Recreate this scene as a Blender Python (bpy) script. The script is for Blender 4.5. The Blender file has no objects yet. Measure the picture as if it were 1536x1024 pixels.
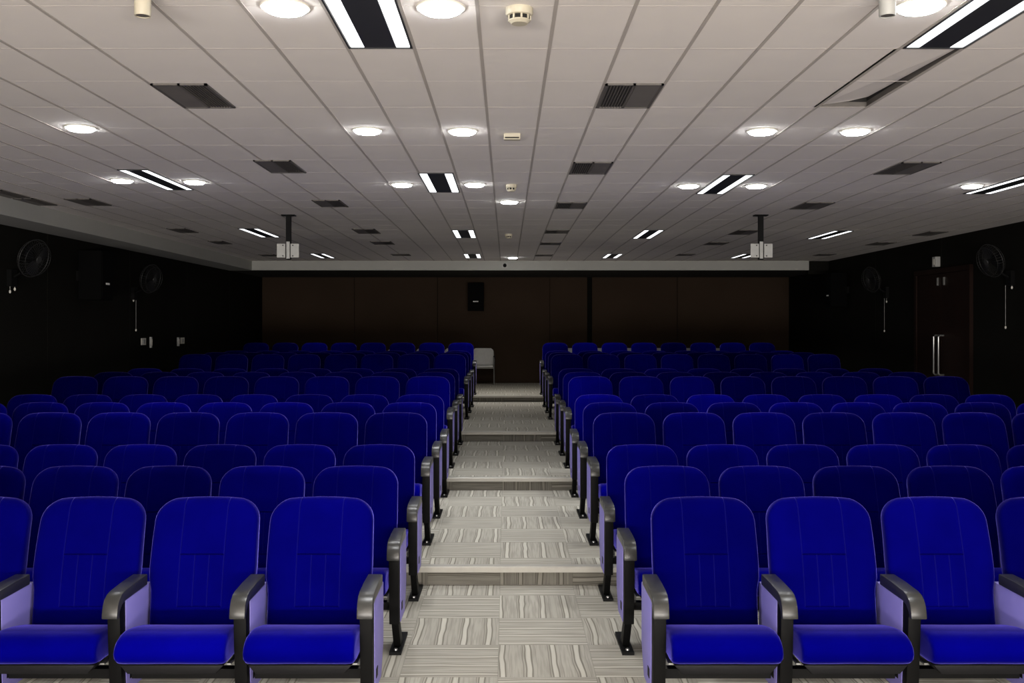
import bpy, bmesh, math, random
from mathutils import Vector, Matrix

random.seed(4)
C = bpy.context.scene.collection
PI = math.pi
F, VX, VY, EYE = 1456.0, 760.0, 490.0, 1.70      # lens in pixels, vanishing point, eye height
CEIL = 2.95
LEVELS = [0.0, 0.124, 0.248, 0.3715, 0.485]
RISERS = [6.40, 9.36, 12.32, 17.18]
WALL_L, WALL_R, WALL_B = -5.30, 6.12, 21.05

# ------------------------------------------------------------------ materials
def new_mat(name):
    m = bpy.data.materials.new(name); m.use_nodes = True
    nt = m.node_tree
    return m, nt, nt.nodes['Principled BSDF']

def N(nt, t, **kw):
    n = nt.nodes.new(t)
    for k, v in kw.items(): setattr(n, k, v)
    return n

def math_node(nt, op, a, b=None, c=None):
    n = N(nt, 'ShaderNodeMath', operation=op)
    for i, v in enumerate((a, b, c)):
        if v is None: continue
        if isinstance(v, (int, float)): n.inputs[i].default_value = v
        else: nt.links.new(v, n.inputs[i])
    return n.outputs[0]

def plain(name, col, rough=0.5, metal=0.0, spec=0.5, noise=0.12, scale=12.0, coat=0.0):
    m, nt, b = new_mat(name)
    tc = N(nt, 'ShaderNodeTexCoord')
    nz = N(nt, 'ShaderNodeTexNoise'); nz.inputs['Scale'].default_value = scale; nz.inputs['Detail'].default_value = 3
    nt.links.new(tc.outputs['Object'], nz.inputs['Vector'])
    mx = N(nt, 'ShaderNodeMix', data_type='RGBA')
    nt.links.new(nz.outputs['Fac'], mx.inputs['Factor'])
    mx.inputs['A'].default_value = tuple(c * (1 - noise) for c in col) + (1,)
    mx.inputs['B'].default_value = tuple(min(1, c * (1 + noise)) for c in col) + (1,)
    nt.links.new(mx.outputs['Result'], b.inputs['Base Color'])
    b.inputs['Roughness'].default_value = rough
    b.inputs['Metallic'].default_value = metal
    b.inputs['Specular IOR Level'].default_value = spec
    b.inputs['Coat Weight'].default_value = coat
    return m

def emit_mat(name, col, strength):
    m, nt, b = new_mat(name)
    b.inputs['Base Color'].default_value = (.8, .8, .8, 1)
    b.inputs['Emission Color'].default_value = col + (1,)
    b.inputs['Emission Strength'].default_value = strength
    return m

def fabric(name, seams):
    m, nt, b = new_mat(name)
    L = nt.links.new
    tc = N(nt, 'ShaderNodeTexCoord')
    oi = N(nt, 'ShaderNodeObjectInfo')
    nz = N(nt, 'ShaderNodeTexNoise'); nz.inputs['Scale'].default_value = 5; nz.inputs['Detail'].default_value = 4
    add = N(nt, 'ShaderNodeVectorMath', operation='ADD')
    comb = N(nt, 'ShaderNodeCombineXYZ')
    L(math_node(nt, 'MULTIPLY', oi.outputs['Random'], 40.0), comb.inputs[0])
    L(tc.outputs['Object'], add.inputs[0]); L(comb.outputs[0], add.inputs[1])
    L(add.outputs[0], nz.inputs['Vector'])
    v = math_node(nt, 'MULTIPLY_ADD', oi.outputs['Random'], 0.62, 0.52)      # nap lies differently from seat to seat
    v2 = math_node(nt, 'MULTIPLY_ADD', nz.outputs['Fac'], 0.55, 0.72)
    v3 = math_node(nt, 'MULTIPLY', v, v2)
    mx = N(nt, 'ShaderNodeMix', data_type='RGBA'); mx.blend_type = 'MULTIPLY'
    mx.inputs['Factor'].default_value = 1
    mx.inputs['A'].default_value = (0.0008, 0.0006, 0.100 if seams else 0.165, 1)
    cc = N(nt, 'ShaderNodeCombineColor')
    for i in range(3): L(v3, cc.inputs[i])
    L(cc.outputs[0], mx.inputs['B'])
    out = mx.outputs['Result']
    fine = N(nt, 'ShaderNodeTexNoise'); fine.inputs['Scale'].default_value = 420; fine.inputs['Detail'].default_value = 2
    L(tc.outputs['Object'], fine.inputs['Vector'])
    h = math_node(nt, 'MULTIPLY', fine.outputs['Fac'], 0.10)
    if seams:
        sp = N(nt, 'ShaderNodeSeparateXYZ'); L(tc.outputs['Object'], sp.inputs[0])
        X, Z = sp.outputs[0], sp.outputs[2]
        ax = math_node(nt, 'ABSOLUTE', X)
        def line(val, at, w=0.0035):
            d = math_node(nt, 'ABSOLUTE', math_node(nt, 'SUBTRACT', val, at))
            return math_node(nt, 'SUBTRACT', 1.0, math_node(nt, 'MINIMUM', math_node(nt, 'DIVIDE', d, w), 1.0))
        def inside(val, lo, hi):
            return math_node(nt, 'MULTIPLY', math_node(nt, 'GREATER_THAN', val, lo), math_node(nt, 'LESS_THAN', val, hi))
        s1 = math_node(nt, 'MULTIPLY', line(ax, 0.097), inside(Z, 0.47, 0.96))
        s2 = math_node(nt, 'MULTIPLY', line(Z, 0.69, 0.005), inside(ax, -1, 0.097))
        s3 = math_node(nt, 'MULTIPLY', line(ax, 0.032), inside(Z, 0.47, 0.69))
        s4 = math_node(nt, 'MULTIPLY', line(Z, 0.47, 0.005), inside(ax, -1, 0.097))
        sv = math_node(nt, 'MAXIMUM', s1, s3)
        s = math_node(nt, 'MAXIMUM', sv, math_node(nt, 'MAXIMUM', s2, s4))
        h = math_node(nt, 'SUBTRACT', h, math_node(nt, 'MULTIPLY', s, 1.3))
        th = N(nt, 'ShaderNodeMix', data_type='RGBA')                       # the stitching thread itself
        L(math_node(nt, 'MULTIPLY', sv, 0.10), th.inputs['Factor'])
        L(out, th.inputs['A']); th.inputs['B'].default_value = (0.03, 0.03, 0.36, 1)
        out = th.outputs['Result']
        tk = N(nt, 'ShaderNodeMix', data_type='RGBA')                       # crease shade of the cross seams, put into the colour
        L(math_node(nt, 'MULTIPLY', math_node(nt, 'MAXIMUM', s2, math_node(nt, 'MULTIPLY', s4, 0.6)), 0.75), tk.inputs['Factor'])
        L(out, tk.inputs['A']); tk.inputs['B'].default_value = (0.0005, 0.0005, 0.02, 1)
        out = tk.outputs['Result']
    L(out, b.inputs['Base Color'])
    bp = N(nt, 'ShaderNodeBump'); bp.inputs['Strength'].default_value = 0.5; bp.inputs['Distance'].default_value = 0.004
    L(h, bp.inputs['Height']); L(bp.outputs[0], b.inputs['Normal'])
    b.inputs['Roughness'].default_value = 0.75
    b.inputs['Specular IOR Level'].default_value = 0.0
    b.inputs['Sheen Weight'].default_value = 0.85
    b.inputs['Sheen Roughness'].default_value = 0.30
    b.inputs['Sheen Tint'].default_value = (0.22, 0.19, 1.0, 1)
    return m

def carpet(name, riser):
    m, nt, b = new_mat(name)
    L = nt.links.new
    tc = N(nt, 'ShaderNodeTexCoord'); sp = N(nt, 'ShaderNodeSeparateXYZ'); L(tc.outputs['Object'], sp.inputs[0])
    T = 0.478
    U = math_node(nt, 'DIVIDE', math_node(nt, 'ADD', sp.outputs[0], 0.043 + T * 40), T)
    V = math_node(nt, 'DIVIDE', math_node(nt, 'ADD', sp.outputs[2 if riser else 1], -5.19 % T + 0.0 + T * 40 if not riser else T * 40 + 0.1), T)
    iu, iv = math_node(nt, 'FLOOR', U), math_node(nt, 'FLOOR', V)
    fu, fv = math_node(nt, 'SUBTRACT', U, iu), math_node(nt, 'SUBTRACT', V, iv)
    par = math_node(nt, 'MODULO', math_node(nt, 'ADD', iu, iv), 2.0)
    def pick(a, c):
        return math_node(nt, 'ADD', math_node(nt, 'MULTIPLY', a, par), math_node(nt, 'MULTIPLY', c, math_node(nt, 'SUBTRACT', 1.0, par)))
    across, along = pick(fv, fu), pick(fu, fv)
    seed = math_node(nt, 'ADD', math_node(nt, 'MULTIPLY', iu, 7.31), math_node(nt, 'MULTIPLY', iv, 3.77))
    cx = N(nt, 'ShaderNodeCombineXYZ')
    L(math_node(nt, 'MULTIPLY', across, 1.0), cx.inputs[0]); L(math_node(nt, 'MULTIPLY', along, 0.05), cx.inputs[1]); L(seed, cx.inputs[2])
    def stripes(scale, lo, hi, off):
        n = N(nt, 'ShaderNodeTexNoise'); n.inputs['Scale'].default_value = scale; n.inputs['Detail'].default_value = 1.0
        a = N(nt, 'ShaderNodeVectorMath', operation='ADD'); a.inputs[1].default_value = (off, off, off)
        L(cx.outputs[0], a.inputs[0]); L(a.outputs[0], n.inputs['Vector'])
        r = N(nt, 'ShaderNodeMapRange', clamp=True); r.inputs[1].default_value = lo; r.inputs[2].default_value = hi
        L(n.outputs['Fac'], r.inputs[0]); return r.outputs[0]
    fine = stripes(40.0, 0.40, 0.64, 9.1)
    broad = stripes(6.0, 0.40, 0.62, 3.3)
    patch = stripes(2.0, 0.36, 0.60, 1.7)
    # four woven bands to a tile, each a pale stripe edged with thin dark lines, none quite straight
    wob = N(nt, 'ShaderNodeTexNoise'); wob.inputs['Scale'].default_value = 1.5; wob.inputs['Detail'].default_value = 1.0
    cw = N(nt, 'ShaderNodeCombineXYZ'); L(along, cw.inputs[0]); L(math_node(nt, 'MULTIPLY', across, 2.0), cw.inputs[1]); L(seed, cw.inputs[2])
    L(cw.outputs[0], wob.inputs['Vector'])
    hsh = math_node(nt, 'FRACT', math_node(nt, 'MULTIPLY', math_node(nt, 'SINE', math_node(nt, 'MULTIPLY', seed, 12.9898)), 437.58))
    t = math_node(nt, 'FRACT', math_node(nt, 'ADD', math_node(nt, 'MULTIPLY_ADD', across, 3.7, math_node(nt, 'MULTIPLY', hsh, 0.5)), math_node(nt, 'MULTIPLY', math_node(nt, 'SUBTRACT', wob.outputs['Fac'], 0.5), 0.26)))
    def band(c0, hw):
        d = math_node(nt, 'ABSOLUTE', math_node(nt, 'SUBTRACT', t, c0))
        n = N(nt, 'ShaderNodeMapRange', clamp=True); n.inputs[1].default_value = hw + .012; n.inputs[2].default_value = hw - .012
        L(d, n.inputs[0]); return n.outputs[0]
    light = math_node(nt, 'MULTIPLY', band(0.50, 0.085), math_node(nt, 'MULTIPLY_ADD', broad, 0.45, 0.55))
    dark = math_node(nt, 'MAXIMUM', math_node(nt, 'MAXIMUM', band(0.385, 0.026), band(0.62, 0.030)), math_node(nt, 'MULTIPLY', band(0.29, 0.018), 0.8))
    dark = math_node(nt, 'MAXIMUM', dark, math_node(nt, 'MULTIPLY', band(0.80, 0.012), 0.5))
    def mix(fac, a, bcol):
        n = N(nt, 'ShaderNodeMix', data_type='RGBA'); L(fac, n.inputs['Factor'])
        if isinstance(a, tuple): n.inputs['A'].default_value = a
        else: L(a, n.inputs['A'])
        n.inputs['B'].default_value = bcol; return n.outputs['Result']
    k = .44 if riser else 1.0  # risers use the same carpet darkened, their shade put into the colour
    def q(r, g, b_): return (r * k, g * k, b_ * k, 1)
    c = mix(math_node(nt, 'MULTIPLY', fine, 0.55), q(0.40, 0.378, 0.322), q(0.245, 0.23, 0.19))
    c = mix(math_node(nt, 'MULTIPLY', patch, 0.30), c, q(0.285, 0.270, 0.225))
    c = mix(math_node(nt, 'MULTIPLY', dark, 0.85), c, q(0.165, 0.153, 0.126))
    c = mix(math_node(nt, 'MULTIPLY', light, 0.85), c, q(0.53, 0.505, 0.43))
    # joint between the tiles
    e = math_node(nt, 'MINIMUM', math_node(nt, 'MINIMUM', fu, math_node(nt, 'SUBTRACT', 1.0, fu)), math_node(nt, 'MINIMUM', fv, math_node(nt, 'SUBTRACT', 1.0, fv)))
    j = math_node(nt, 'LESS_THAN', e, 0.006)
    c = mix(math_node(nt, 'MULTIPLY', j, 0.4), c, q(0.22, 0.21, 0.175))
    pile = N(nt, 'ShaderNodeTexNoise'); pile.inputs['Scale'].default_value = 160; L(tc.outputs['Object'], pile.inputs['Vector'])
    L(c, b.inputs['Base Color'])
    bp = N(nt, 'ShaderNodeBump'); bp.inputs['Strength'].default_value = 0.25; bp.inputs['Distance'].default_value = 0.004
    L(pile.outputs['Fac'], bp.inputs['Height']); L(bp.outputs[0], b.inputs['Normal'])
    b.inputs['Roughness'].default_value = 0.95; b.inputs['Specular IOR Level'].default_value = 0.1
    return m

M = {}
M['carpet'] = carpet('carpet_tiles', False)
M['riser'] = carpet('riser_carpet_shaded', True)
M['nosing'] = plain('aluminium_nosing', (0.36, 0.345, 0.30), 0.45, 0.15, 0.5, 0.08, 30)
M['tile'] = plain('ceiling_tile_board', (0.80, 0.755, 0.715), 0.9, 0, 0.2, 0.05, 2.2)
M['bar'] = plain('ceiling_tee_bar', (0.46, 0.42, 0.385), 0.6, 0, 0.3, 0.05, 4)
M['hair'] = plain('ceiling_tile_joint', (0.56, 0.51, 0.48), 0.8, 0, 0.2, 0.05, 4)
M['beam'] = plain('painted_bulkhead', (0.40, 0.40, 0.375), 0.75, 0, 0.2, 0.06, 3)
M['darkceil'] = plain('dark_rear_ceiling', (0.03, 0.028, 0.024), 0.9, 0, 0.2, 0.1, 3)
M['wall'] = plain('black_acoustic_panel', (0.011, 0.0105, 0.009), 0.9, 0, 0.02, 0.25, 1.5)
M['wallback'] = plain('dark_brown_panel', (0.042, 0.028, 0.019), 0.85, 0, 0.04, 0.25, 1.2)
M['groove'] = plain('panel_joint', (0.004, 0.004, 0.003), 0.9, 0, 0.1)
M['fab'] = fabric('royal_blue_velvet', True)
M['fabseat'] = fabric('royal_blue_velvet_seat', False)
M['shell'] = plain('back_shell_plastic', (0.02, 0.02, 0.024), 0.5)
M['arm'] = plain('armrest_pad', (0.036, 0.036, 0.034), 0.32, 0.2, 0.5, 0.1, 20)
M['black'] = plain('black_steel', (0.004, 0.004, 0.004), 0.5, 0.0, 0.09)
M['pan'] = plain('seat_pan_plastic', (0.009, 0.009, 0.010), 0.5, 0, 0.12)
M['panel'] = plain('lilac_laminate', (0.25, 0.22, 0.60), 0.5, 0, 0.3, 0.05, 6)
M['steel'] = plain('bright_steel', (0.62, 0.62, 0.60), 0.3, 0.9, 0.5)
M['bolt'] = plain('bolt_steel', (0.35, 0.35, 0.34), 0.35, 0.9, 0.5)
M['white'] = plain('white_plastic', (0.70, 0.68, 0.60), 0.5)
M['cream'] = plain('cream_plastic', (0.50, 0.455, 0.35), 0.5)
M['grey'] = plain('light_grey_paint', (0.42, 0.42, 0.40), 0.5)
M['vent'] = plain('grey_grille_paint', (0.105, 0.095, 0.086), 0.6)
M['ventplate'] = plain('grey_blank_plate', (0.15, 0.138, 0.126), 0.6)
M['ventdark'] = plain('grille_duct', (0.012, 0.011, 0.010), 0.9)
M['fixture'] = plain('dark_reflector', (0.030, 0.031, 0.033), 0.4, 0, 0.3)
M['blade'] = plain('fan_blade', (0.006, 0.006, 0.007), 0.5, 0, 0.15)
M['lamp'] = emit_mat('downlight_glow', (0.95, 0.98, 1.0), 52.0)
M['tube'] = emit_mat('tube_glow', (0.95, 0.98, 1.0), 2.2)
M['chair_grey'] = plain('grey_moulded_seat', (0.52, 0.52, 0.50), 0.5)
M['door'] = plain('dark_stained_door', (0.014, 0.006, 0.004), 0.6, 0, 0.12, 0.3, 3)
M['letter'] = plain('white_badge_print', (0.8, 0.8, 0.78), 0.5)

# ------------------------------------------------------------------ mesh helpers
def bm_box(bm, x0, x1, y0, y1, z0, z1, mi=0):
    vs = [bm.verts.new((x, y, z)) for z in (z0, z1) for y in (y0, y1) for x in (x0, x1)]
    for f in ((0, 2, 3, 1), (4, 5, 7, 6), (0, 1, 5, 4), (2, 6, 7, 3), (0, 4, 6, 2), (1, 3, 7, 5)):
        fc = bm.faces.new([vs[i] for i in f]); fc.material_index = mi

def bm_prism(bm, prof, x0, x1, mi=0):
    """profile of (y, z) points pushed along x"""
    a = [bm.verts.new((x0, y, z)) for y, z in prof]; b = [bm.verts.new((x1, y, z)) for y, z in prof]
    n = len(prof)
    fs = [bm.faces.new(a), bm.faces.new(b[::-1])]
    for i in range(n): fs.append(bm.faces.new((a[i], b[i], b[(i + 1) % n], a[(i + 1) % n])))
    for f in fs: f.material_index = mi
    bmesh.ops.recalc_face_normals(bm, faces=bm.faces)

def bm_rings(bm, rings, cap=True):
    R = [[bm.verts.new(p) for p in r] for r in rings]
    n = len(rings[0])
    for a, b in zip(R, R[1:]):
        for i in range(n): bm.faces.new((a[i], a[(i + 1) % n], b[(i + 1) % n], b[i]))
    if cap: bm.faces.new(R[0][::-1]); bm.faces.new(R[-1])
    bmesh.ops.recalc_face_normals(bm, faces=bm.faces)

def bm_tube(bm, pts, r, seg=10, closed=False):
    pts = [Vector(p) for p in pts]; rings = []
    n = len(pts)
    for i, p in enumerate(pts):
        t = (pts[(i + 1) % n] - pts[i - 1]) if closed else (pts[min(i + 1, n - 1)] - pts[max(i - 1, 0)])
        t.normalize()
        u = t.cross(Vector((0.13, 0.21, 0.97)) if abs(t.z) < .9 else Vector((1, 0, 0))).normalized(); w = t.cross(u)
        rings.append([p + r * (math.cos(2 * PI * k / seg) * u + math.sin(2 * PI * k / seg) * w) for k in range(seg)])
    if closed: rings.append(rings[0])
    if not closed: bm_rings(bm, rings); return
    R = [[bm.verts.new(q) for q in rr] for rr in rings[:-1]]
    m = len(R)
    for i in range(m):
        a, b = R[i], R[(i + 1) % m]
        for k in range(seg): bm.faces.new((a[k], a[(k + 1) % seg], b[(k + 1) % seg], b[k]))
    bmesh.ops.recalc_face_normals(bm, faces=bm.faces)

def bm_lathe(bm, prof, seg=24, cx=0, cy=0):
    """profile of (radius, z) turned about a vertical axis"""
    bm_rings(bm, [[(cx + max(r, 1e-4) * math.cos(2 * PI * k / seg), cy + max(r, 1e-4) * math.sin(2 * PI * k / seg), z) for k in range(seg)] for r, z in prof])

def to_mesh(name, bm, mats, smooth=False, bevel=0.0):
    if bevel:
        es = [e for e in bm.edges if len(e.link_faces) == 2 and e.calc_face_angle(0) > 0.5]
        bmesh.ops.bevel(bm, geom=es, offset=bevel, segments=2, affect='EDGES', profile=0.6, clamp_overlap=True)
    me = bpy.data.meshes.new(name); bm.to_mesh(me); bm.free()
    for m in (mats if isinstance(mats, (list, tuple)) else [mats]): me.materials.append(m)
    if smooth:
        me.polygons.foreach_set('use_smooth', [True] * len(me.polygons))
        if smooth != 'full': me.set_sharp_from_angle(angle=math.radians(38))
    return me

def link(name, me, parent=None, loc=(0, 0, 0), rot=(0, 0, 0)):
    o = bpy.data.objects.new(name, me); C.objects.link(o)
    o.location = loc; o.rotation_euler = rot
    if parent: o.parent = parent
    return o

def obj(name, bm, mats, parent=None, smooth=False, bevel=0.0, loc=(0, 0, 0), rot=(0, 0, 0)):
    return link(name, to_mesh(name, bm, mats, smooth, bevel), parent, loc, rot)

def thing(name, label, cat, loc=(0, 0, 0), rotz=0, group=None):
    o = bpy.data.objects.new(name, None); C.objects.link(o); o.empty_display_size = .1
    o.location = loc; o.rotation_euler = (0, 0, rotz)
    o['label'] = label; o['category'] = cat
    if group: o['group'] = group
    return o

def tag(o, label, cat, group=None):
    o['label'] = label; o['category'] = cat
    if group: o['group'] = group
    return o

def struct(name, bm, mats, label=None, cat=None, **kw):
    o = obj(name, bm, mats, **kw); o['kind'] = 'structure'
    if label: o['label'] = label; o['category'] = cat
    return o

def dup(root, loc, label, group=None):
    r = root.copy(); C.objects.link(r); r.location = loc; r['label'] = label
    if group: r['group'] = group
    for ch in root.children:
        c = ch.copy(); C.objects.link(c); c.parent = r
        for g in ch.children:
            d = g.copy(); C.objects.link(d); d.parent = c
    return r

ORD = 'front second third fourth fifth sixth seventh eighth ninth tenth eleventh twelfth thirteenth'.split()
def at_ceiling(px, py):
    Y = F * (CEIL - EYE) / (VY - py)
    return (px - VX) * Y / F, Y

# ------------------------------------------------------------------ the room
# floor: five carpeted levels
bm = bmesh.new()
ys = [-7.2] + RISERS + [WALL_B + .1]
for i in range(5):
    bm_box(bm, WALL_L - .1, WALL_R + .1, ys[i] if i == 0 else ys[i] + .012, ys[i + 1] + (.012 if i < 4 else 0), -.2, LEVELS[i], 0)
struct('floor', bm, M['carpet'], 'striped grey carpet tile floor rising in four low steps to the back wall', 'floor')
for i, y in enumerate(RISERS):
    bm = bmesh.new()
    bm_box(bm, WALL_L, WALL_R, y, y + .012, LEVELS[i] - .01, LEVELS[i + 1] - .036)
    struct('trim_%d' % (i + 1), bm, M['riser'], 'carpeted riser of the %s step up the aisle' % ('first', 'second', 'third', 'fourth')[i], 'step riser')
    bm = bmesh.new()
    z = LEVELS[i + 1]
    bm_prism(bm, [(y - .028, z - .036), (y - .028, z - .004), (y - .022, z + .003), (y + .035, z + .003), (y + .035, z - .001), (y, z - .001), (y, z - .036)], WALL_L, WALL_R)
    struct('trim_%d' % (i + 5), bm, M['nosing'], 'pale metal nosing along the %s step edge' % ('first', 'second', 'third', 'fourth')[i], 'step edging')

# ceiling: boards, tee bars along the room, hair joints across it
XL = [-.115, -.414, -.712, -1.028, -1.366, -1.835, -2.21, -2.54, -2.84, -3.10, -3.41, -3.72, -4.03, -4.32, -4.58, -4.83]
XR = [.192, .502, .813, 1.130, 1.450, 1.765, 2.050, 2.364, 2.679, 2.99, 3.30, 3.61, 3.93, 4.26, 4.55, 4.86, 5.17, 5.48, 5.79, 6.12]
COLS = sorted(XL) + XR
YM = [4.364 + 1.164 * k for k in range(-10, 13)]
Y_END = 18.40
HOLE = (1.765, 2.050, 4.364, 5.528)
bm = bmesh.new()
def quad(bm, x0, x1, y0, y1, z, mi):
    f = bm.faces.new([bm.verts.new(p) for p in ((x0, y0, z), (x0, y1, z), (x1, y1, z), (x1, y0, z))]); f.material_index = mi
def rect_minus(x0, x1, y0, y1):
    hx0, hx1, hy0, hy1 = HOLE
    for a, b, c, d in ((x0, hx0, y0, y1), (hx1, x1, y0, y1), (hx0, hx1, y0, hy0), (hx0, hx1, hy1, y1)):
        quad(bm, a, b, c, d, CEIL, 0)
rect_minus(-5.4, 6.25, -7.2, Y_END + .1)
for x in COLS[1:-1]:
    bm_box(bm, x - .0075, x + .0075, -7.2, Y_END, CEIL - .0035, CEIL + .001, 1)
ya = [y for y in YM if y < Y_END]
for y in ya:
    bm_box(bm, -4.83, 6.12, y - .0035, y + .0035, CEIL - .0007, CEIL + .001, 2)
for y in ya:
    if y + .582 < Y_END: bm_box(bm, -4.83, 6.12, y + .5805, y + .5835, CEIL - .0005, CEIL + .001, 2)
# void over the displaced board
hx0, hx1, hy0, hy1 = HOLE
bm_box(bm, hx0 - .02, hx0, hy0, hy1, CEIL, CEIL + .3, 3); bm_box(bm, hx1, hx1 + .012, hy0, hy1, CEIL, CEIL + .035, 4)
bm_box(bm, hx1, hx1 + .012, hy0, hy1, CEIL + .035, CEIL + .3, 3); bm_box(bm, hx0, hx1, hy1, hy1 + .012, CEIL, CEIL + .03, 4)
bm_box(bm, hx0, hx1, hy1, hy1 + .012, CEIL + .03, CEIL + .3, 3); bm_box(bm, hx0, hx1, hy0 - .02, hy0, CEIL, CEIL + .3, 3)
bm_box(bm, hx0, hx1, hy0, hy1, CEIL + .3, CEIL + .32, 3)
struct('ceiling', bm, [M['tile'], M['bar'], M['hair'], M['ventdark'], M['vent']], 'pale suspended tile ceiling with exposed grid', 'ceiling')
# the displaced board, pushed up into the void at its far right corner
t = bmesh.new()
a = [(hx0 + .008, hy0 + .008, CEIL + .003), (hx1 - .008, hy0 + .008, CEIL + .012), (hx1 - .014, hy1 - .06, CEIL + .046), (hx1 - .11, hy1 - .02, CEIL + .030), (hx0 + .008, hy1 - .02, CEIL + .008)]
lo = [t.verts.new(p) for p in a]; hi = [t.verts.new((x, y, z + .014)) for x, y, z in a]
t.faces.new(lo); t.faces.new(hi[::-1])
for i in range(5): t.faces.new((lo[i], hi[i], hi[(i + 1) % 5], lo[(i + 1) % 5]))
bmesh.ops.recalc_face_normals(t, faces=t.faces)
tag(obj('ceiling_tile', t, M['tile']), 'loose ceiling tile lifted out of its grid, dark gap on its right side', 'ceiling tile')

bm = bmesh.new(); bm_box(bm, -5.4, 6.25, Y_END + .14, WALL_B + .1, 2.774, 2.86)
struct('trim_9', bm, M['darkceil'], 'dark lowered ceiling behind the white beam', 'ceiling')
bm = bmesh.new(); bm_box(bm, -4.83, 5.73, Y_END, Y_END + .14, 2.774, CEIL + .02); 
struct('trim_10', bm, M['beam'], 'long white beam across the far end of the ceiling', 'beam')
bm = bmesh.new(); bm_box(bm, 5.73, 6.25, Y_END + .05, Y_END + .14, 2.7, CEIL + .02)
struct('trim_11', bm, M['wall'], 'dark filler at the right end of the white beam', 'beam')
bm = bmesh.new(); bm_box(bm, WALL_L - .1, -4.83, -7.2, Y_END + .14, 2.774, CEIL + .02)
struct('trim_12', bm, M['beam'], 'pale boxed bulkhead along the top of the left wall', 'bulkhead')

# walls with recessed panel joints
def wall_x(name, x, out, label):
    bm = bmesh.new()
    joints = [-6.2, -3.7, -1.2, 1.3, 3.8, 6.3, 8.75, 11.2, 13.65, 16.1, 18.55]
    e = [-7.2] + joints + [WALL_B + .1]
    for a, b in zip(e, e[1:]):
        bm_box(bm, min(x, x + out * .1), max(x, x + out * .1), a + .012, b - .012, -.2, 3.0, 0)
    bm_box(bm, min(x + out * .02, x + out * .12), max(x + out * .02, x + out * .12), -7.2, WALL_B + .1, -.2, 3.0, 1)
    struct(name, bm, [M['wall'], M['groove']], label, 'wall')
wall_x('wall_left', WALL_L, -1, 'near black panelled wall on the left')
wall_x('wall_right', WALL_R, 1, 'near black panelled wall on the right')
bm = bmesh.new()
e = [WALL_L - .1, -3.3, -1.5, .935, 1.80, 3.7, WALL_R + .1]
w = [.006, .006, .006, .004, .055, .006, 0]
for i in range(len(e) - 1):
    bm_box(bm, e[i] + (w[i] if i else 0), e[i + 1] - w[i + 1], WALL_B, WALL_B + .1, -.2, 3.0, 0)
bm_box(bm, WALL_L - .1, WALL_R + .1, WALL_B + .03, WALL_B + .13, -.2, 3.0, 1)
struct('wall_back', bm, [M['wallback'], M['groove']], 'dark brown panelled back wall', 'wall')
bm = bmesh.new(); bm_box(bm, WALL_L - .1, WALL_R + .1, -7.35, -7.2, -.2, 3.0)
struct('wall_front', bm, M['beam'], 'pale wall behind the stage end', 'wall')

# double door in the right wall
def door():
    x = WALL_R; z0 = LEVELS[3]; y0, ym, y1, z1 = 12.80, 13.60, 14.40, LEVELS[3] + 2.08
    bm = bmesh.new()
    for a, b, c, d in ((y0 - .07, y0, z0, z1 + .07), (y1, y1 + .07, z0, z1 + .07), (y0, y1, z1, z1 + .07)):
        bm_box(bm, x - .05, x - .001, a, b, c, d)
    fr = struct('door_1', bm, M['door'], 'dark double door in the right wall with two long bar handles', 'door', bevel=.006)
    for s, (a, b) in enumerate(((y0 + .004, ym - .003), (ym + .003, y1 - .004))):
        bm = bmesh.new(); bm_box(bm, x - .03, x - .001, a, b, z0 + .006, z1 - .004)
        lf = obj('door_leaf', bm, M['door'], fr, bevel=.004)
        yy = ym - .075 if s == 0 else ym + .075
        bm = bmesh.new()
        pts = [(x - .03, yy, 1.03), (x - .085, yy, 1.03), (x - .105, yy, 1.05), (x - .105, yy, 1.56), (x - .085, yy, 1.58), (x - .03, yy, 1.58)]
        bm_tube(bm, pts, .014, 10)
        obj('door_handle', bm, M['steel'], lf, smooth=True)
        bm = bmesh.new(); yh = ym - .10 if s == 0 else ym + .10
        bm_box(bm, x - .05, x - .03, yh - .012, yh + .012, z1 - .17, z1 - .06)
        obj('door_bolt', bm, M['bolt'], lf, bevel=.003)
door()

# ------------------------------------------------------------------ the seats
def soft_back():
    """upholstered back: rounded top corners, reclined, gently dished"""
    T, B, r, W = .927, .36, .090, .2368
    def spine(z):                                              # y of the middle of the cushion
        t = (z - B) / (T - B)
        return .262 + .125 * t + .02 * math.sin(PI * t) * -1
    rings = []; n = 40
    zs = [B, B + .012, B + .03] + [B + .03 + (T - r - B - .03) * k / 9 for k in range(1, 10)] + [T - r + r * math.sin(a * PI / 2 / 8) for a in range(1, 9)]
    for z in zs:
        t = (z - B) / (T - B)
        w = W - .006 * t + .0025 * math.sin(PI * t)
        if z > T - r: w = w - r + math.sqrt(max(0, r * r - (z - (T - r)) ** 2)) * .98 + .0015
        if t < .42: w -= .0145 * (1 - max(0, t - .30) / .12)          # narrower where it sits between the armrests
        d = .052 - .012 * t
        if z > T - .045: d *= math.sqrt(max(0.0, 1 - ((z - (T - .045)) / .045) ** 2)) * .93 + .07
        if z < B + .03: d *= .55 + .45 * (z - B) / .03; w -= .01 * (1 - (z - B) / .03)
        ring = []
        for k in range(n):
            a = 2 * PI * k / n; c, s = math.cos(a), math.sin(a)
            x = math.copysign(abs(c) ** .42, c) * w
            y = math.copysign(abs(s) ** .62, s) * d
            u = x / W
            dish = .016 * (u * u) * (1 - t * .5) if s < 0 else 0  # bolsters come forward at the sides
            ring.append((x, spine(z) + y - dish, z - .020 * u * u * t ** 4))
        rings.append(ring)
    bm = bmesh.new(); bm_rings(bm, rings)
    return bm, spine

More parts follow.
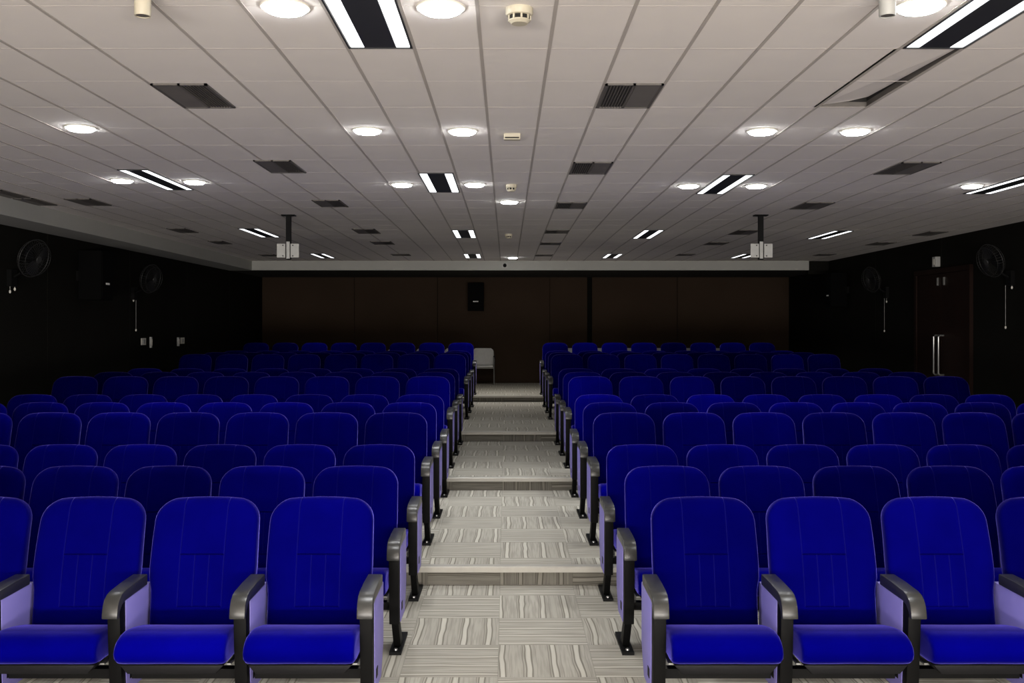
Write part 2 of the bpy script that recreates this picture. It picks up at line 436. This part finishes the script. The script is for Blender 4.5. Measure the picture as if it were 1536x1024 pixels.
def soft_seat(hw):
    prof = [(.26, .372), (.20, .398), (.12, .424), (.03, .444), (-.05, .455), (-.10, .452), (-.135, .438), (-.158, .415), (-.166, .39), (-.158, .362), (-.135, .343), (-.09, .337), (.1, .333), (.26, .335)]
    cy, cz = .05, .385
    rings = []
    for x, s in ((-1, .60), (-.99, .80), (-.965, .92), (-.92, .975), (-.84, 1.0), (-.5, 1.0), (-.2, .985), (.2, .985), (.5, 1.0), (.84, 1.0), (.92, .975), (.965, .92), (.99, .80), (1, .60)):
        rings.append([(x * hw, cy + (y - cy) * (1 - (1 - s) * .22), cz + (z - cz) * s) for y, z in prof])
    bm = bmesh.new(); bm_rings(bm, rings)
    return bm

P0 = .514
bmb, spine = soft_back(); me_back = to_mesh('backrest', bmb, M['fab'], smooth='full')
me_seat = to_mesh('seat', soft_seat(.224), M['fabseat'], smooth='full')
bm = bmesh.new()                                                   # moulded outer shell behind the cushion
rg = []
for z in [.34 + .055 * k for k in range(11)]:
    t = (z - .36) / .565; w = .215 - .012 * max(0, t) - (.03 * max(0, (t - .8) / .2) ** 2)
    y = spine(z) + .034 - .012 * t
    rg.append([(-w, y, z), (-w * .6, y + .014, z), (0, y + .018, z), (w * .6, y + .014, z), (w, y, z), (w, y + .012, z), (w * .6, y + .028, z), (0, y + .032, z), (-w * .6, y + .028, z), (-w, y + .012, z)])
bm_rings(bm, rg); me_shell = to_mesh('back_shell', bm, M['shell'], smooth=True)
bm = bmesh.new()                                                   # tapered tray under the cushion
vs = []
for x, z in ((-.213, .337), (.213, .337), (.178, .298), (-.178, .298)):
    vs.append((bm.verts.new((x, -.128, z)), bm.verts.new((x, .22, z))))
for i in range(4): bm.faces.new((vs[i][0], vs[i][1], vs[(i + 1) % 4][1], vs[(i + 1) % 4][0]))
bm.faces.new([v[0] for v in vs][::-1]); bm.faces.new([v[1] for v in vs]); bmesh.ops.recalc_face_normals(bm, faces=bm.faces)
me_pan = to_mesh('seat_pan', bm, M['pan'], smooth=True, bevel=.008)

ARM = [(.235, .612), (.10, .612), (-.02, .606), (-.052, .599), (-.076, .585), (-.092, .563), (-.100, .535), (-.102, .512), (-.078, .512), (-.070, .535), (-.045, .556), (-.01, .564), (.235, .566)]
def standard(side):
    bm = bmesh.new(); bm_prism(bm, ARM, side - .032, side + .032)
    arm = to_mesh('armrest', bm, M['arm'], smooth=True, bevel=.005)
    bm = bmesh.new()
    bm_prism(bm, [(-.062, .55), (-.052, .40), (-.035, .17), (.015, .17), (.01, .40), (.0, .56)], side - .026, side + .026)
    bm_prism(bm, [(-.02, .19), (.10, .015), (.20, .015), (.05, .19)], side - .019, side + .019)
    leg = to_mesh('leg', bm, M['black'], smooth=True, bevel=.004)
    bm = bmesh.new(); bm_box(bm, side - .031, side + .031, 0, .34, 0, .016)
    foot = to_mesh('foot_plate', bm, M['black'], smooth=True, bevel=.004)
    bm = bmesh.new(); bm_lathe(bm, [(.0, .016), (.011, .016), (.010, .023), (.004, .026), (.0, .026)], 12, side, .035)
    bolt = to_mesh('bolt', bm, M['bolt'], smooth=True)
    bm = bmesh.new(); bm_prism(bm, [(.0, .566), (.285, .566), (.285, .30), (.21, .17), (.010, .17), (.0, .3)], side - .029, side + .029)
    pan = to_mesh('side_panel', bm, M['panel'], smooth=True, bevel=.004)
    return arm, leg, foot, bolt, pan

def seat_prototype(name, sgn, group):
    """sgn = +1: the shared armrest stands on the seat's +x side"""
    t = thing(name, 'seat', 'seat', group=group)
    link('seat', me_seat, t); link('seat_pan', me_pan, t); link('backrest', me_back, t); link('back_shell', me_shell, t)
    arm, leg, foot, bolt, pan = standard(sgn * P0 / 2)
    link('armrest', arm, t); lg = link('leg', leg, t); link('foot_plate', foot, lg); link('bolt', bolt, lg); link('side_panel', pan, t)
    bm = bmesh.new(); bm_box(bm, min(-sgn * .2245, sgn * .288), max(-sgn * .2245, sgn * .288), .04, .085, .222, .262)
    bx = obj('beam', bm, M['black'], t, bevel=.003)
    for s in (-1, 1):
        bm = bmesh.new(); bm_prism(bm, [(-.07, .318), (-.07, .324), (.1, .324), (.1, .262), (.09, .262), (.08, .318)], s * .215 - .009, s * .215 + .009)
        obj('seat_bracket', bm, M['bolt'], t)
    return t

def row_front(k):                                                  # y of the foot plates' front edge, row 1..13
    return 5.026 + .984 * (k - 2) if k < 10 else {10: 13.92, 11: 14.96, 12: 16.05, 13: 17.36}[k]

GRP = {-1: 'blue auditorium seats left of the aisle', 1: 'blue auditorium seats right of the aisle'}
NAMES = 'aisle second third fourth fifth sixth seventh eighth'.split()
n_seat = 0
for side, X0 in ((-1, -.578), (1, .6296)):
    proto = seat_prototype('auditorium_seat', -side, GRP[side]); used = False
    extra = standard(side * P0 / 2)
    for k in range(1, 14):
        p = .5145 + .0033 * max(1, min(k - 1, 6)) + (.005 if side > 0 else 0)
        y = row_front(k); z = LEVELS[(k - 1) // 3]
        for i in range(8):
            x = X0 + side * (P0 / 2 + p * i)
            px = VX + F * (x - side * .26) / (y + .40)
            if px < -150 or px > 1686: continue
            blk = 'left block' if side < 0 else 'right block'
            row = ('in the %s row' % ORD[k - 1]) if k < 13 else 'in the rearmost row'
            if i == 0: lb = 'blue padded auditorium seat beside the aisle, %s of the %s' % (row, blk)
            else: lb = 'blue padded auditorium seat, %s from the aisle %s of the %s' % (NAMES[i], row, blk)
            if not used:
                r = proto; used = True; r.location = (x, y, z); r['label'] = lb
            else:
                r = dup(proto, (x, y, z), lb, GRP[side])
            n_seat += 1
            if i == 7:                                            # the seat by the wall closes its row with a second armrest
                arm, leg, foot, bolt, pan = extra
                link('armrest', arm, r); lg = link('leg', leg, r); link('foot_plate', foot, lg); link('bolt', bolt, lg); link('side_panel', pan, r)

# ------------------------------------------------------------------ grey stacking chairs along the back wall
def grey_chair(label):
    t = thing('stacking_chair', label, 'chair', group='grey stacking chairs along the back wall')
    rg = []
    for z in [.40 + .04 * k for k in range(10)]:
        w = .215 if z < .72 else .215 - .05 * ((z - .72) / .04) ** 2
        yb = .18 + .12 * (z - .40)
        rg.append([(-w, yb, z), (-w * .5, yb + .022, z), (w * .5, yb + .022, z), (w, yb, z), (w, yb + .018, z), (w * .5, yb + .04, z), (-w * .5, yb + .04, z), (-w, yb + .018, z)])
    bm = bmesh.new(); bm_rings(bm, rg); obj('backrest', bm, M['chair_grey'], t, smooth=True)
    bm = bmesh.new(); bm_prism(bm, [(-.24, .375), (-.225, .405), (-.15, .412), (.16, .398), (.18, .398), (.18, .375), (-.2, .36)], -.215, .215)
    obj('seat', bm, M['chair_grey'], t, smooth=True, bevel=.006)
    for s in (-1, 1):
        bm = bmesh.new(); bm_tube(bm, [(s * .235, -.20, .0), (s * .235, -.19, .36), (s * .24, -.17, .55), (s * .24, -.12, .575), (s * .24, .12, .575), (s * .235, .2, .56)], .011, 8)
        obj('leg', bm, M['steel'], t, smooth=True)
        bm = bmesh.new(); bm_tube(bm, [(s * .235, .26, .0), (s * .23, .19, .36), (s * .225, .215, .58), (s * .215, .235, .70)], .011, 8)
        obj('leg', bm, M['steel'], t, smooth=True)
        bm = bmesh.new(); bm_box(bm, s * .24 - .022, s * .24 + .022, -.15, .14, .583, .603)
        obj('armrest', bm, M['black'], t, bevel=.006)
    bm = bmesh.new()
    for yy in (-.19, .18): bm_tube(bm, [(-.235, yy, .352), (.235, yy, .352)], .010, 8)
    obj('seat_frame', bm, M['steel'], t, smooth=True)
    return t
pg = grey_chair('grey stacking chair standing against the back wall beside the aisle')
pg.location = (-.50, 20.45, LEVELS[4])
W2 = ['', 'second', 'third', 'fourth', 'fifth', 'sixth', 'seventh', 'eighth']
for i in range(1, 7):
    dup(pg, (-.50 - .60 * i, 20.45, LEVELS[4]), 'grey stacking chair by back wall, %s from the aisle behind the left seats' % W2[i])
for i in range(1, 7):
    dup(pg, (.82 + .60 * i, 20.45, LEVELS[4]), 'grey stacking chair by back wall, %s from the aisle behind the right seats' % (['', 'first'] + W2[1:])[i])

# ------------------------------------------------------------------ ceiling fittings
def lamp_data(name, kind, energy, col, **kw):
    l = bpy.data.lights.new(name, kind); l.energy = energy; l.color = col
    for k, v in kw.items(): setattr(l, k, v)
    return l
DL = lamp_data('downlight_lamp', 'AREA', 5.3, (.97, .98, 1.0), shape='DISK', size=.15, spread=1.9)
DLB = lamp_data('downlight_lamp_rear', 'AREA', 19.0, (1.0, .94, .86), shape='DISK', size=.15, spread=2.7)
TL = lamp_data('tube_lamp', 'AREA', 4.6, (.97, .98, 1.0), shape='RECTANGLE', size=.22, size_y=1.05, spread=1.9)

def downlight_proto(label):
    t = thing('downlight', label, 'light', group='round ceiling downlights')
    bm = bmesh.new(); bm_lathe(bm, [(.083, .0), (.098, .0), (.096, -.006), (.084, -.008), (.083, .0)], 32)
    obj('trim_ring', bm, M['white'], t, smooth=True)
    bm = bmesh.new(); bm_lathe(bm, [(.083, -.002), (.081, -.014), (.068, -.021), (.035, -.024), (.0, -.025)], 32)
    obj('diffuser', bm, M['lamp'], t, smooth=True)
    return t
DLS = [((428, 10), 'large round downlight at top edge, left of the long dark fixture'),
       ((661, 11), 'large round downlight at top edge, between the long dark fixture and smoke detector'),
       ((1380, 8), 'round downlight at top edge beside the right white cylinder fitting'),
       ((121, 191), 'round downlight furthest left, alone in the left ceiling'),
       ((551, 195), 'left one of the two round downlights in front of the left vents'),
       ((694, 196), 'round downlight left of the small cream ceiling box'),
       ((1143, 196), 'round downlight in the right ceiling, left of its pair before the loose tile'),
       ((1283, 196), 'round downlight directly behind the loose lifted ceiling tile'),
       ((183, 270), 'small round downlight left of the far left twin tube fixture'),
       ((292, 272), 'small round downlight right of the far left twin tube fixture'),
       ((603, 276), 'small round downlight left of the middle twin tube fixture'),
       ((712, 276), 'small round downlight right of the middle twin tube fixture'),
       ((1033, 278), 'small round downlight left of the right middle twin tube fixture'),
       ((1134, 278), 'small round downlight right of the right middle twin tube fixture'),
       ((1458, 278), 'small round downlight beside the twin tube fixture cut by the right edge'),
       ((764, 302), 'small round downlight on the aisle line in mid ceiling'),
       ((769, 386), 'tiny round downlight just in front of the white beam over the aisle')]
d0 = None
for (px, py), lb in DLS:
    x, y = at_ceiling(px, py)
    if d0 is None: d0 = downlight_proto(lb); d0.location = (x, y, CEIL); r = d0
    else: r = dup(d0, (x, y, CEIL), lb)
    o = bpy.data.objects.new('downlight_lamp', DL if py < 350 else DLB); C.objects.link(o); o.location = (x, y, CEIL - .034)

def tube_fixture(x0, x1, y0, y1, label):
    t = thing('fluorescent_fixture', label, 'light', ((x0 + x1) / 2, (y0 + y1) / 2, CEIL), group='twin tube ceiling fixtures')
    hx, hy = (x1 - x0) / 2 - .006, (y1 - y0) / 2 - .006
    s = hx * .44
    bm = bmesh.new()
    for a, b, c, d in ((-hx, -hx + .008, -hy, hy), (hx - .008, hx, -hy, hy), (-hx, hx, -hy, -hy + .008), (-hx, hx, hy - .008, hy)):
        bm_box(bm, a, b, c, d, -.008, .0)
    obj('frame', bm, M['fixture'], t)
    bm = bmesh.new(); bm_prism(bm, [(-hy + .01, -.001), (-hy + .01, -.006), (hy - .01, -.006), (hy - .01, -.001)], -hx + .01 + s, hx - .01 - s)
    obj('reflector', bm, M['fixture'], t)
    for sg in (-1, 1):
        a, b = sorted((sg * (hx - .010), sg * (hx - .010 - s)))
        bm = bmesh.new(); bm_prism(bm, [(-hy + .012, -.001), (-hy + .012, -.005), (hy - .012, -.005), (hy - .012, -.001)], a + .002, b - .002)
        obj('tube_diffuser', bm, M['tube'], t)
    o = bpy.data.objects.new('tube_lamp', TL); C.objects.link(o); o.location = ((x0 + x1) / 2, (y0 + y1) / 2, CEIL - .03)
for a in [(-.712, -.414, 3.17, 4.345, 'long twin tube light at top edge, left of the aisle'),
          (1.765, 2.05, 3.17, 4.345, 'long twin tube light in the top right corner beside the loose tile'),
          (-3.10, -2.84, 7.70, 8.84, 'twin tube light in the left ceiling between two small downlights'),
          (-.727, -.427, 7.87, 9.0, 'twin tube light in mid ceiling just left of the aisle line'),
          (1.765, 2.04, 7.95, 9.1, 'twin tube light in mid ceiling right of the aisle between two downlights'),
          (4.27, 4.55, 7.95, 9.1, 'twin tube light cut off by the right edge'),
          (-3.42, -3.14, 12.3, 13.5, 'twin tube light left of the left projector mount'),
          (-.717, -.417, 12.5, 13.6, 'small twin tube light left of aisle, third from the front'),
          (1.765, 2.04, 12.5, 13.7, 'small twin tube light right of aisle, third from the front'),
          (4.24, 4.52, 12.6, 13.75, 'twin tube light right of the right projector mount'),
          (-3.37, -3.10, 16.55, 17.6, 'tiny twin tube light near the white beam beside left projector mount'),
          (-.75, -.45, 16.6, 17.6, 'tiny twin tube light near the white beam just left of the aisle'),
          (1.72, 2.0, 16.6, 17.6, 'tiny twin tube light near the white beam right of the aisle'),
          (4.04, 4.33, 16.6, 17.6, 'tiny twin tube light near the white beam behind right projector mount')]:
    tube_fixture(*a)

def vent(x0, x1, y0, y1, slats, label):
    t = thing('air_vent', label, 'vent', ((x0 + x1) / 2, (y0 + y1) / 2, CEIL), group='ceiling air vents')
    hx, hy = (x1 - x0) / 2 - .004, (y1 - y0) / 2 - .004
    bm = bmesh.new()
    for a, b, c, d in ((-hx, -hx + .014, -hy, hy), (hx - .014, hx, -hy, hy), (-hx, hx, -hy, -hy + .016), (-hx, hx, hy - .016, hy), (-.007, .007, -hy, hy)):
        bm_box(bm, a, b, c, d, -.010, .0)
    obj('frame', bm, M['vent'], t)
    bm = bmesh.new(); bm_box(bm, -hx + .004, hx - .004, -hy + .004, hy - .004, -.003, -.001)
    obj('duct', bm, M['ventdark'], t)
    bm = bmesh.new()
    n = 8; w = (hx - .022) / n
    for k in range(n):
        xx = slats * (.011 + w * (k + .5))
        bm_prism(bm, [(-hy + .012, -.0085), (hy - .012, -.0085), (hy - .012, -.0035), (-hy + .012, -.0035)], xx - w * .17, xx + w * .17)
    obj('grille', bm, M['vent'], t)
    bm = bmesh.new()
    a, b = sorted((-slats * .010, -slats * (hx - .013)))
    bm_box(bm, a, b, -hy + .014, hy - .014, -.0075, -.0035)
    obj('blank_plate', bm, M['ventplate'], t)
V = [(-1.835, -1.537, 4.98, 5.52, 1, 'dark grey air vent left of the aisle, nearest and largest there'),
     (.502, .813, 4.98, 5.52, -1, 'dark slatted air vent right of the aisle, nearest and largest there'),
     (-1.905, -1.615, 7.27, 7.85, 1, 'air vent left of the aisle, second from the front in its line'),
     (.502, .813, 7.35, 7.92, -1, 'air vent right of the aisle, second from the front in its line'),
     (2.99, 3.30, 7.35, 7.93, -1, 'air vent in the right ceiling nearest to the loose tile'),
     (.502, .813, 9.73, 10.24, -1, 'air vent right of the aisle, third from the front in its line'),
     (-1.925, -1.64, 9.55, 10.09, 1, 'air vent left of the aisle, third from the front in its line'),
     (2.99, 3.30, 9.73, 10.28, -1, 'air vent in front of the right projector mount'),
     (-4.32, -4.05, 9.45, 9.97, 1, 'air vent in the left ceiling near the wall fan'),
     (-4.80, -4.60, 8.85, 9.38, 1, 'air vent beside the left bulkhead, cut by the left edge'),
     (-4.80, -4.60, 9.42, 9.95, 1, 'air vent beside the left bulkhead, behind the one cut by the edge'),
     (-1.98, -1.68, 12.36, 12.98, 1, 'small air vent left of the aisle, fourth in its line'),
     (.502, .813, 12.5, 12.95, -1, 'small air vent right of the aisle, fourth in its line'),
     (-2.0, -1.69, 14.16, 14.7, 1, 'small air vent left of the aisle, fifth in its line'),
     (.502, .813, 14.35, 14.75, -1, 'small air vent right of the aisle, fifth in its line'),
     (-1.99, -1.67, 16.6, 17.0, 1, 'tiny air vent left of the aisle, last before the beam'),
     (.49, .80, 16.75, 17.1, -1, 'tiny air vent right of the aisle, last before the beam'),
     (-4.32, -4.07, 12.3, 12.85, 1, 'small air vent by left bulkhead, before the left projector mount'),
     (-4.35, -4.12, 14.1, 14.6, 1, 'small air vent by left bulkhead, second from the beam'),
     (-4.28, -4.0, 16.7, 17.1, 1, 'tiny air vent by left bulkhead, nearest to the beam'),
     (2.98, 3.27, 12.5, 13.1, -1, 'small air vent just left of the right projector pole'),
     (2.98, 3.28, 14.3, 14.75, -1, 'small air vent right of aisle beside right projector bracket'),
     (2.95, 3.24, 16.6, 17.0, -1, 'tiny air vent near the beam left of right projector bracket'),
     (5.53, 5.79, 12.7, 13.25, -1, 'small air vent near the right wall above the double door'),
     (5.46, 5.75, 14.3, 14.8, -1, 'small air vent near the right wall behind the double door'),
     (5.35, 5.65, 16.6, 17.0, -1, 'tiny air vent near the right wall by the beam end')]
for a in V: vent(*a)

def smoke(px, py, R, label):
    x, y = at_ceiling(px, py)
    t = thing('smoke_detector', label, 'smoke detector', (x, y, CEIL))
    bm = bmesh.new(); bm_lathe(bm, [(0, 0), (R * 1.0, 0), (R * 1.0, -.022), (R * .93, -.028), (R * .80, -.030), (0, -.030)], 28)
    obj('base', bm, M['cream'], t, smooth=True)
    bm = bmesh.new(); bm_lathe(bm, [(R * .76, -.029), (R * .76, -.047), (0, -.047)], 28)
    obj('sensor_chamber', bm, M['ventdark'], t, smooth=True)
    bm = bmesh.new()
    for k in range(9):
        a = 2 * PI * k / 9
        c, s = math.cos(a), math.sin(a); q = R * .78
        vs = [(q * c - .0035 * s, q * s + .0035 * c), (q * c + .0035 * s, q * s - .0035 * c), ((q + .004) * c + .0035 * s, (q + .004) * s - .0035 * c), ((q + .004) * c - .0035 * s, (q + .004) * s + .0035 * c)]
        lo = [bm.verts.new((u, v, -.046)) for u, v in vs]; hi = [bm.verts.new((u, v, -.029)) for u, v in vs]
        bm.faces.new(lo); bm.faces.new(hi[::-1])
        for i in range(4): bm.faces.new((lo[i], hi[i], hi[(i + 1) % 4], lo[(i + 1) % 4]))
    bm_lathe(bm, [(R * .80, -.0465), (R * .80, -.050), (R * .58, -.060), (0, -.060)], 28)
    bmesh.ops.recalc_face_normals(bm, faces=bm.faces)
    obj('cap', bm, M['cream'], t, smooth=True)
smoke(779, 13, .054, 'cream round smoke detector at the top, nearest to the camera')
smoke(767, 277, .05, 'small white smoke detector just before the aisle line downlight')
smoke(763, 351, .05, 'tiny smoke detector far back on the aisle line')
x, y = at_ceiling(768, 202)
t = thing('ceiling_sensor', 'small cream box fixed on the ceiling over the aisle', 'sensor', (x, y, CEIL))
bm = bmesh.new(); bm_prism(bm, [(-.05, .001), (.05, .001), (.05, -.03), (-.04, -.04), (-.05, -.034)], -.054, .054)
obj('housing', bm, M['cream'], t, bevel=.004)
bm = bmesh.new(); bm_box(bm, -.046, .046, -.053, -.049, -.032, -.024); obj('sensor_slot', bm, M['ventdark'], t)

def cylinder_fitting(px, label):
    Y = 3.62; X = (px - VX) * Y / F
    t = thing('spotlight', label, 'light', (X, Y, CEIL))
    bm = bmesh.new(); bm_lathe(bm, [(0, 0), (.029, 0), (.030, -.004), (.030, -.088), (.028, -.092), (.025, -.092), (.025, -.080)], 24)
    obj('body', bm, M['cream'] if px < 700 else M['grey'], t, smooth=True)
    bm = bmesh.new(); bm_lathe(bm, [(0, -.086), (.0255, -.086), (.0255, -.089), (0, -.089)], 24)
    obj('lens', bm, M['vent'], t)
    bm = bmesh.new(); bm_box(bm, -.014, .010, -.036, -.020, -.036, -.002); obj('clip', bm, M['fixture'], t, bevel=.003)
cylinder_fitting(214, 'cream cylinder fitting hanging at the top left of the ceiling')
cylinder_fitting(1331, 'grey cylinder fitting hanging beside the top right downlight')

def projector_mount(px, label):
    Y = 10.85; X = (px - VX) * Y / F
    t = thing('projector_mount', label, 'projector mount', (X, Y, CEIL), group='projector mounts hanging from the ceiling')
    bm = bmesh.new(); bm_box(bm, -.075, .075, -.05, .05, -.012, 0); obj('ceiling_plate', bm, M['black'], t, bevel=.003)
    bm = bmesh.new(); bm_box(bm, -.026, .026, -.026, .026, -.50, -.012); obj('pole', bm, M['black'], t, bevel=.006)
    bm = bmesh.new(); bm_box(bm, -.018, .018, -.034, -.027, -.49, -.30); obj('slide', bm, M['grey'], t, bevel=.002)
    for s in (-1, 1):
        bm = bmesh.new(); bm_box(bm, s * .076 - .046, s * .076 + .046, -.04, -.030, -.478, -.325)
        pl = obj('bracket_plate', bm, M['grey'], t, bevel=.004)
        for z in (-.46, -.343):
            bm = bmesh.new(); bm_box(bm, s * .055 - .006, s * .055 + .006, -.046, -.040, z - .006, z + .006); obj('screw', bm, M['black'], pl)
projector_mount(433, 'black ceiling pole with grey projector bracket, left of the aisle')
projector_mount(1141, 'black ceiling pole with grey projector bracket, right of the aisle')

# small security camera on the beam
t = thing('security_camera', 'small dark security camera on the white beam over the aisle', 'camera', (-.035, Y_END + .004, 2.868))
bm = bmesh.new(); bm_box(bm, -.055, .055, -.03, 0, -.05, .05); obj('housing', bm, M['grey'], t, bevel=.008)
bm = bmesh.new(); bm_tube(bm, [(0, -.03, 0), (0, -.075, -.012)], .034, 14); obj('lens_barrel', bm, M['black'], t, smooth=True)

# ------------------------------------------------------------------ wall fittings
def wall_fan(x, y, z, sgn, tilt, turn, cords, label):
    """wall fan; sgn = direction into the room"""
    t = thing('wall_fan', label, 'fan', (x, y, z))
    bm = bmesh.new(); bm_box(bm, min(0, sgn * .05), max(0, sgn * .05), -.06, .06, -.30, -.12); base = obj('wall_base', bm, M['black'], t, bevel=.01)
    bm = bmesh.new(); bm_tube(bm, [(sgn * .04, 0, -.2), (sgn * .12, 0, -.16), (sgn * .17, 0, -.04)], .018, 10); obj('arm', bm, M['black'], t, smooth=True)
    R = Matrix.Translation((sgn * .26, 0, 0)) @ Matrix.Rotation(turn, 4, 'Z') @ Matrix.Rotation(tilt * sgn, 4, 'Y') @ Matrix.Rotation(sgn * PI / 2, 4, 'Y')
    def put(name, bm, mat, smooth=True, par=t):
        bmesh.ops.transform(bm, matrix=R, verts=bm.verts); return obj(name, bm, mat, par, smooth=smooth)
    bm = bmesh.new(); bm_lathe(bm, [(0, -.13), (.05, -.13), (.065, -.11), (.065, -.04), (.04, -.03), (0, -.03)], 20); put('motor', bm, M['black'])
    bm = bmesh.new(); rr = .205
    for zz, q in ((.0, 1.0), (.055, .86), (-.04, .9)):
        bm_tube(bm, [(rr * q * math.cos(2 * PI * k / 40), rr * q * math.sin(2 * PI * k / 40), zz) for k in range(40)], .004 if q == 1 else .0018, 6, closed=True)
    for k in range(36):
        c, s = math.cos(2 * PI * k / 36), math.sin(2 * PI * k / 36)
        bm_tube(bm, [(.035 * c, .035 * s, .066), (.12 * c, .12 * s, .064), (rr * .86 * c, rr * .86 * s, .055), (rr * c, rr * s, 0), (rr * .9 * c, rr * .9 * s, -.04), (.06 * c, .06 * s, -.05)], .0011, 4)
    put('guard', bm, M['fangrey'])
    bm = bmesh.new()
    for k in range(3):
        a0 = 2 * PI * k / 3; rows = []
        for r_, h_, wd in ((.03, .010, .5), (.09, .016, .55), (.15, .014, .5), (.178, .010, .35)):
            a1 = [(r_ * math.cos(a0 + wd * u), r_ * math.sin(a0 + wd * u), h_ * u * 1.2 + .015) for u in (-1, -.4, .4, 1)]
            rows.append([*a1, *[(p[0], p[1], p[2] - .003) for p in a1[::-1]]])
        bm_rings(bm, rows)
    put('blades', bm, M['blade'])
    bm = bmesh.new(); bm_lathe(bm, [(0, .066), (.036, .066), (.032, .074), (0, .076)], 20); put('badge', bm, M['fangrey'])
    for dy, ln in cords:
        bm = bmesh.new(); bm_tube(bm, [(sgn * .03, dy, -.29), (sgn * .03, dy, -.30 - ln)], .0022, 6)
        cd = obj('pull_cord', bm, M['grey'], t)
        bm = bmesh.new(); bm_lathe(bm, [(0, -.30 - ln + .012), (.010, -.30 - ln + .006), (.012, -.30 - ln - .012), (.006, -.30 - ln - .024), (0, -.30 - ln - .026)], 10, sgn * .03, dy)
        obj('knob', bm, M['white'], cd, smooth=True)
M['fangrey'] = plain('fan_guard_wire', (0.035, 0.035, 0.035), 0.45, 0.2, 0.3)
wall_fan(WALL_L, 10.35, 2.43, 1, .28, -.28, [(-.05, .05), (.05, .02)], 'black wall fan with round wire guard, nearest on the left wall')
wall_fan(WALL_L, 13.75, 2.38, 1, .2, -.3, [(-.04, .0), (.05, .42)], 'dark wall fan further back on the left wall, before the switches')
wall_fan(WALL_R, 11.75, 2.50, -1, .3, .2, [(-.05, .02), (.10, .50)], 'dark wall fan on the right wall in front of the double door')
wall_fan(WALL_R, 15.6, 2.46, -1, .2, .25, [(-.04, .05), (.05, .52)], 'dark wall fan on the right wall behind the double door')

def speaker(loc, rz, label):
    t = thing('loudspeaker', label, 'loudspeaker', loc, rz)
    bm = bmesh.new(); bm_box(bm, -.17, .17, -.15, .13, -.30, .30); obj('cabinet', bm, M['fixture2'], t, bevel=.015)
    bm = bmesh.new(); bm_box(bm, -.155, .155, -.158, -.150, -.28, .28); obj('grille', bm, M['fixture2'], t, bevel=.003)
    bm = bmesh.new()
    for k, (a, b) in enumerate(((-.055, -.035), (-.028, -.008), (.0, .022), (.030, .055))): bm_box(bm, a, b, -.1605, -.158, -.112, -.088)
    obj('badge', bm, M['letter'], t)
    bm = bmesh.new(); bm_box(bm, -.05, .05, .13, .216, -.06, .06); obj('wall_bracket', bm, M['black'], t, bevel=.004)
M['fixture2'] = plain('speaker_grille', (0.003, 0.003, 0.003), 0.85, 0, 0.05)
speaker((-.66, WALL_B - .21, 2.34), 0, 'black loudspeaker with small white badge on the back wall by the aisle')
speaker((WALL_L + .21, 12.0, 2.33), -PI / 2 + PI, 'black loudspeaker on the left wall behind the nearest fan')
speaker((WALL_R - .21, 17.4, 2.36), PI / 2 - PI, 'black loudspeaker on the right wall near the beam end')

def wall_box(name, x, y, z, w, h, d, sgn, mat, label, cat, part=None):
    t = thing(name, label, cat, (x, y, z))
    bm = bmesh.new(); bm_box(bm, min(-sgn * .004, sgn * d), max(-sgn * .004, sgn * d), -w / 2, w / 2, -h / 2, h / 2); obj('body', bm, mat, t, bevel=.004)
    bm = bmesh.new(); bm_box(bm, min(sgn * d, sgn * (d + .006)), max(sgn * d, sgn * (d + .006)), -w * .22, w * .22, -h * .3, h * .3); obj(part or 'rocker', bm, M['white'] if mat is not M['white'] else M['grey'], t, bevel=.002)
wall_box('light_switch', WALL_L, 14.15, 1.485, .17, .10, .012, 1, M['white'], 'white switch plate on the left wall, nearer of the two', 'switch')
wall_box('light_switch', WALL_L, 15.85, 1.475, .17, .10, .012, 1, M['white'], 'white switch plate on the left wall, further of the two', 'switch')
wall_box('intercom', WALL_L, 14.42, 1.47, .035, .16, .03, 1, M['grey'], 'slim pale upright box right of the nearer switch plate', 'wall box')
wall_box('intercom', WALL_L, 15.62, 1.46, .035, .14, .03, 1, M['grey'], 'slim pale upright box left of the further switch plate', 'wall box')
wall_box('emergency_light', WALL_R, 13.75, 2.62, .10, .14, .07, -1, M['grey'], 'small grey box on the right wall above the double door', 'wall light', 'lens')

# ------------------------------------------------------------------ light and camera
def area(name, loc, rot, sx, sy, e, col):
    l = lamp_data(name, 'AREA', e, col, shape='RECTANGLE', size=sx, size_y=sy)
    o = bpy.data.objects.new(name, l); C.objects.link(o); o.location = loc; o.rotation_euler = rot
    return o
# unseen fill lamp added behind the camera to brighten the ceiling
area('added_ceiling_fill', (.3, -6.4, .30), (PI / 2 + math.radians(60), 0, 0), 9.0, 0.9, 2150.0, (1.0, .94, .89))

w = bpy.data.worlds.new('world'); bpy.context.scene.world = w; w.use_nodes = True
w.node_tree.nodes['Background'].inputs[0].default_value = (.5, .5, .55, 1)
w.node_tree.nodes['Background'].inputs[1].default_value = 0.0

cam = bpy.data.cameras.new('camera'); co = bpy.data.objects.new('camera', cam); C.objects.link(co)
co.location = (0, 0, EYE); co.rotation_euler = (PI / 2, 0, 0)
cam.sensor_width = 36; cam.lens = 36 * F / 1536
cam.shift_x = (768 - VX) / 1536; cam.shift_y = -(512 - VY) / 1536
cam.clip_start = .05; cam.clip_end = 100
sc = bpy.context.scene; sc.camera = co
sc.view_settings.view_transform = 'Standard'; sc.view_settings.look = 'None'
sc.view_settings.gamma = 1; sc.view_settings.use_curve_mapping = False
sc.view_settings.exposure = 0.0
print('seats', n_seat)
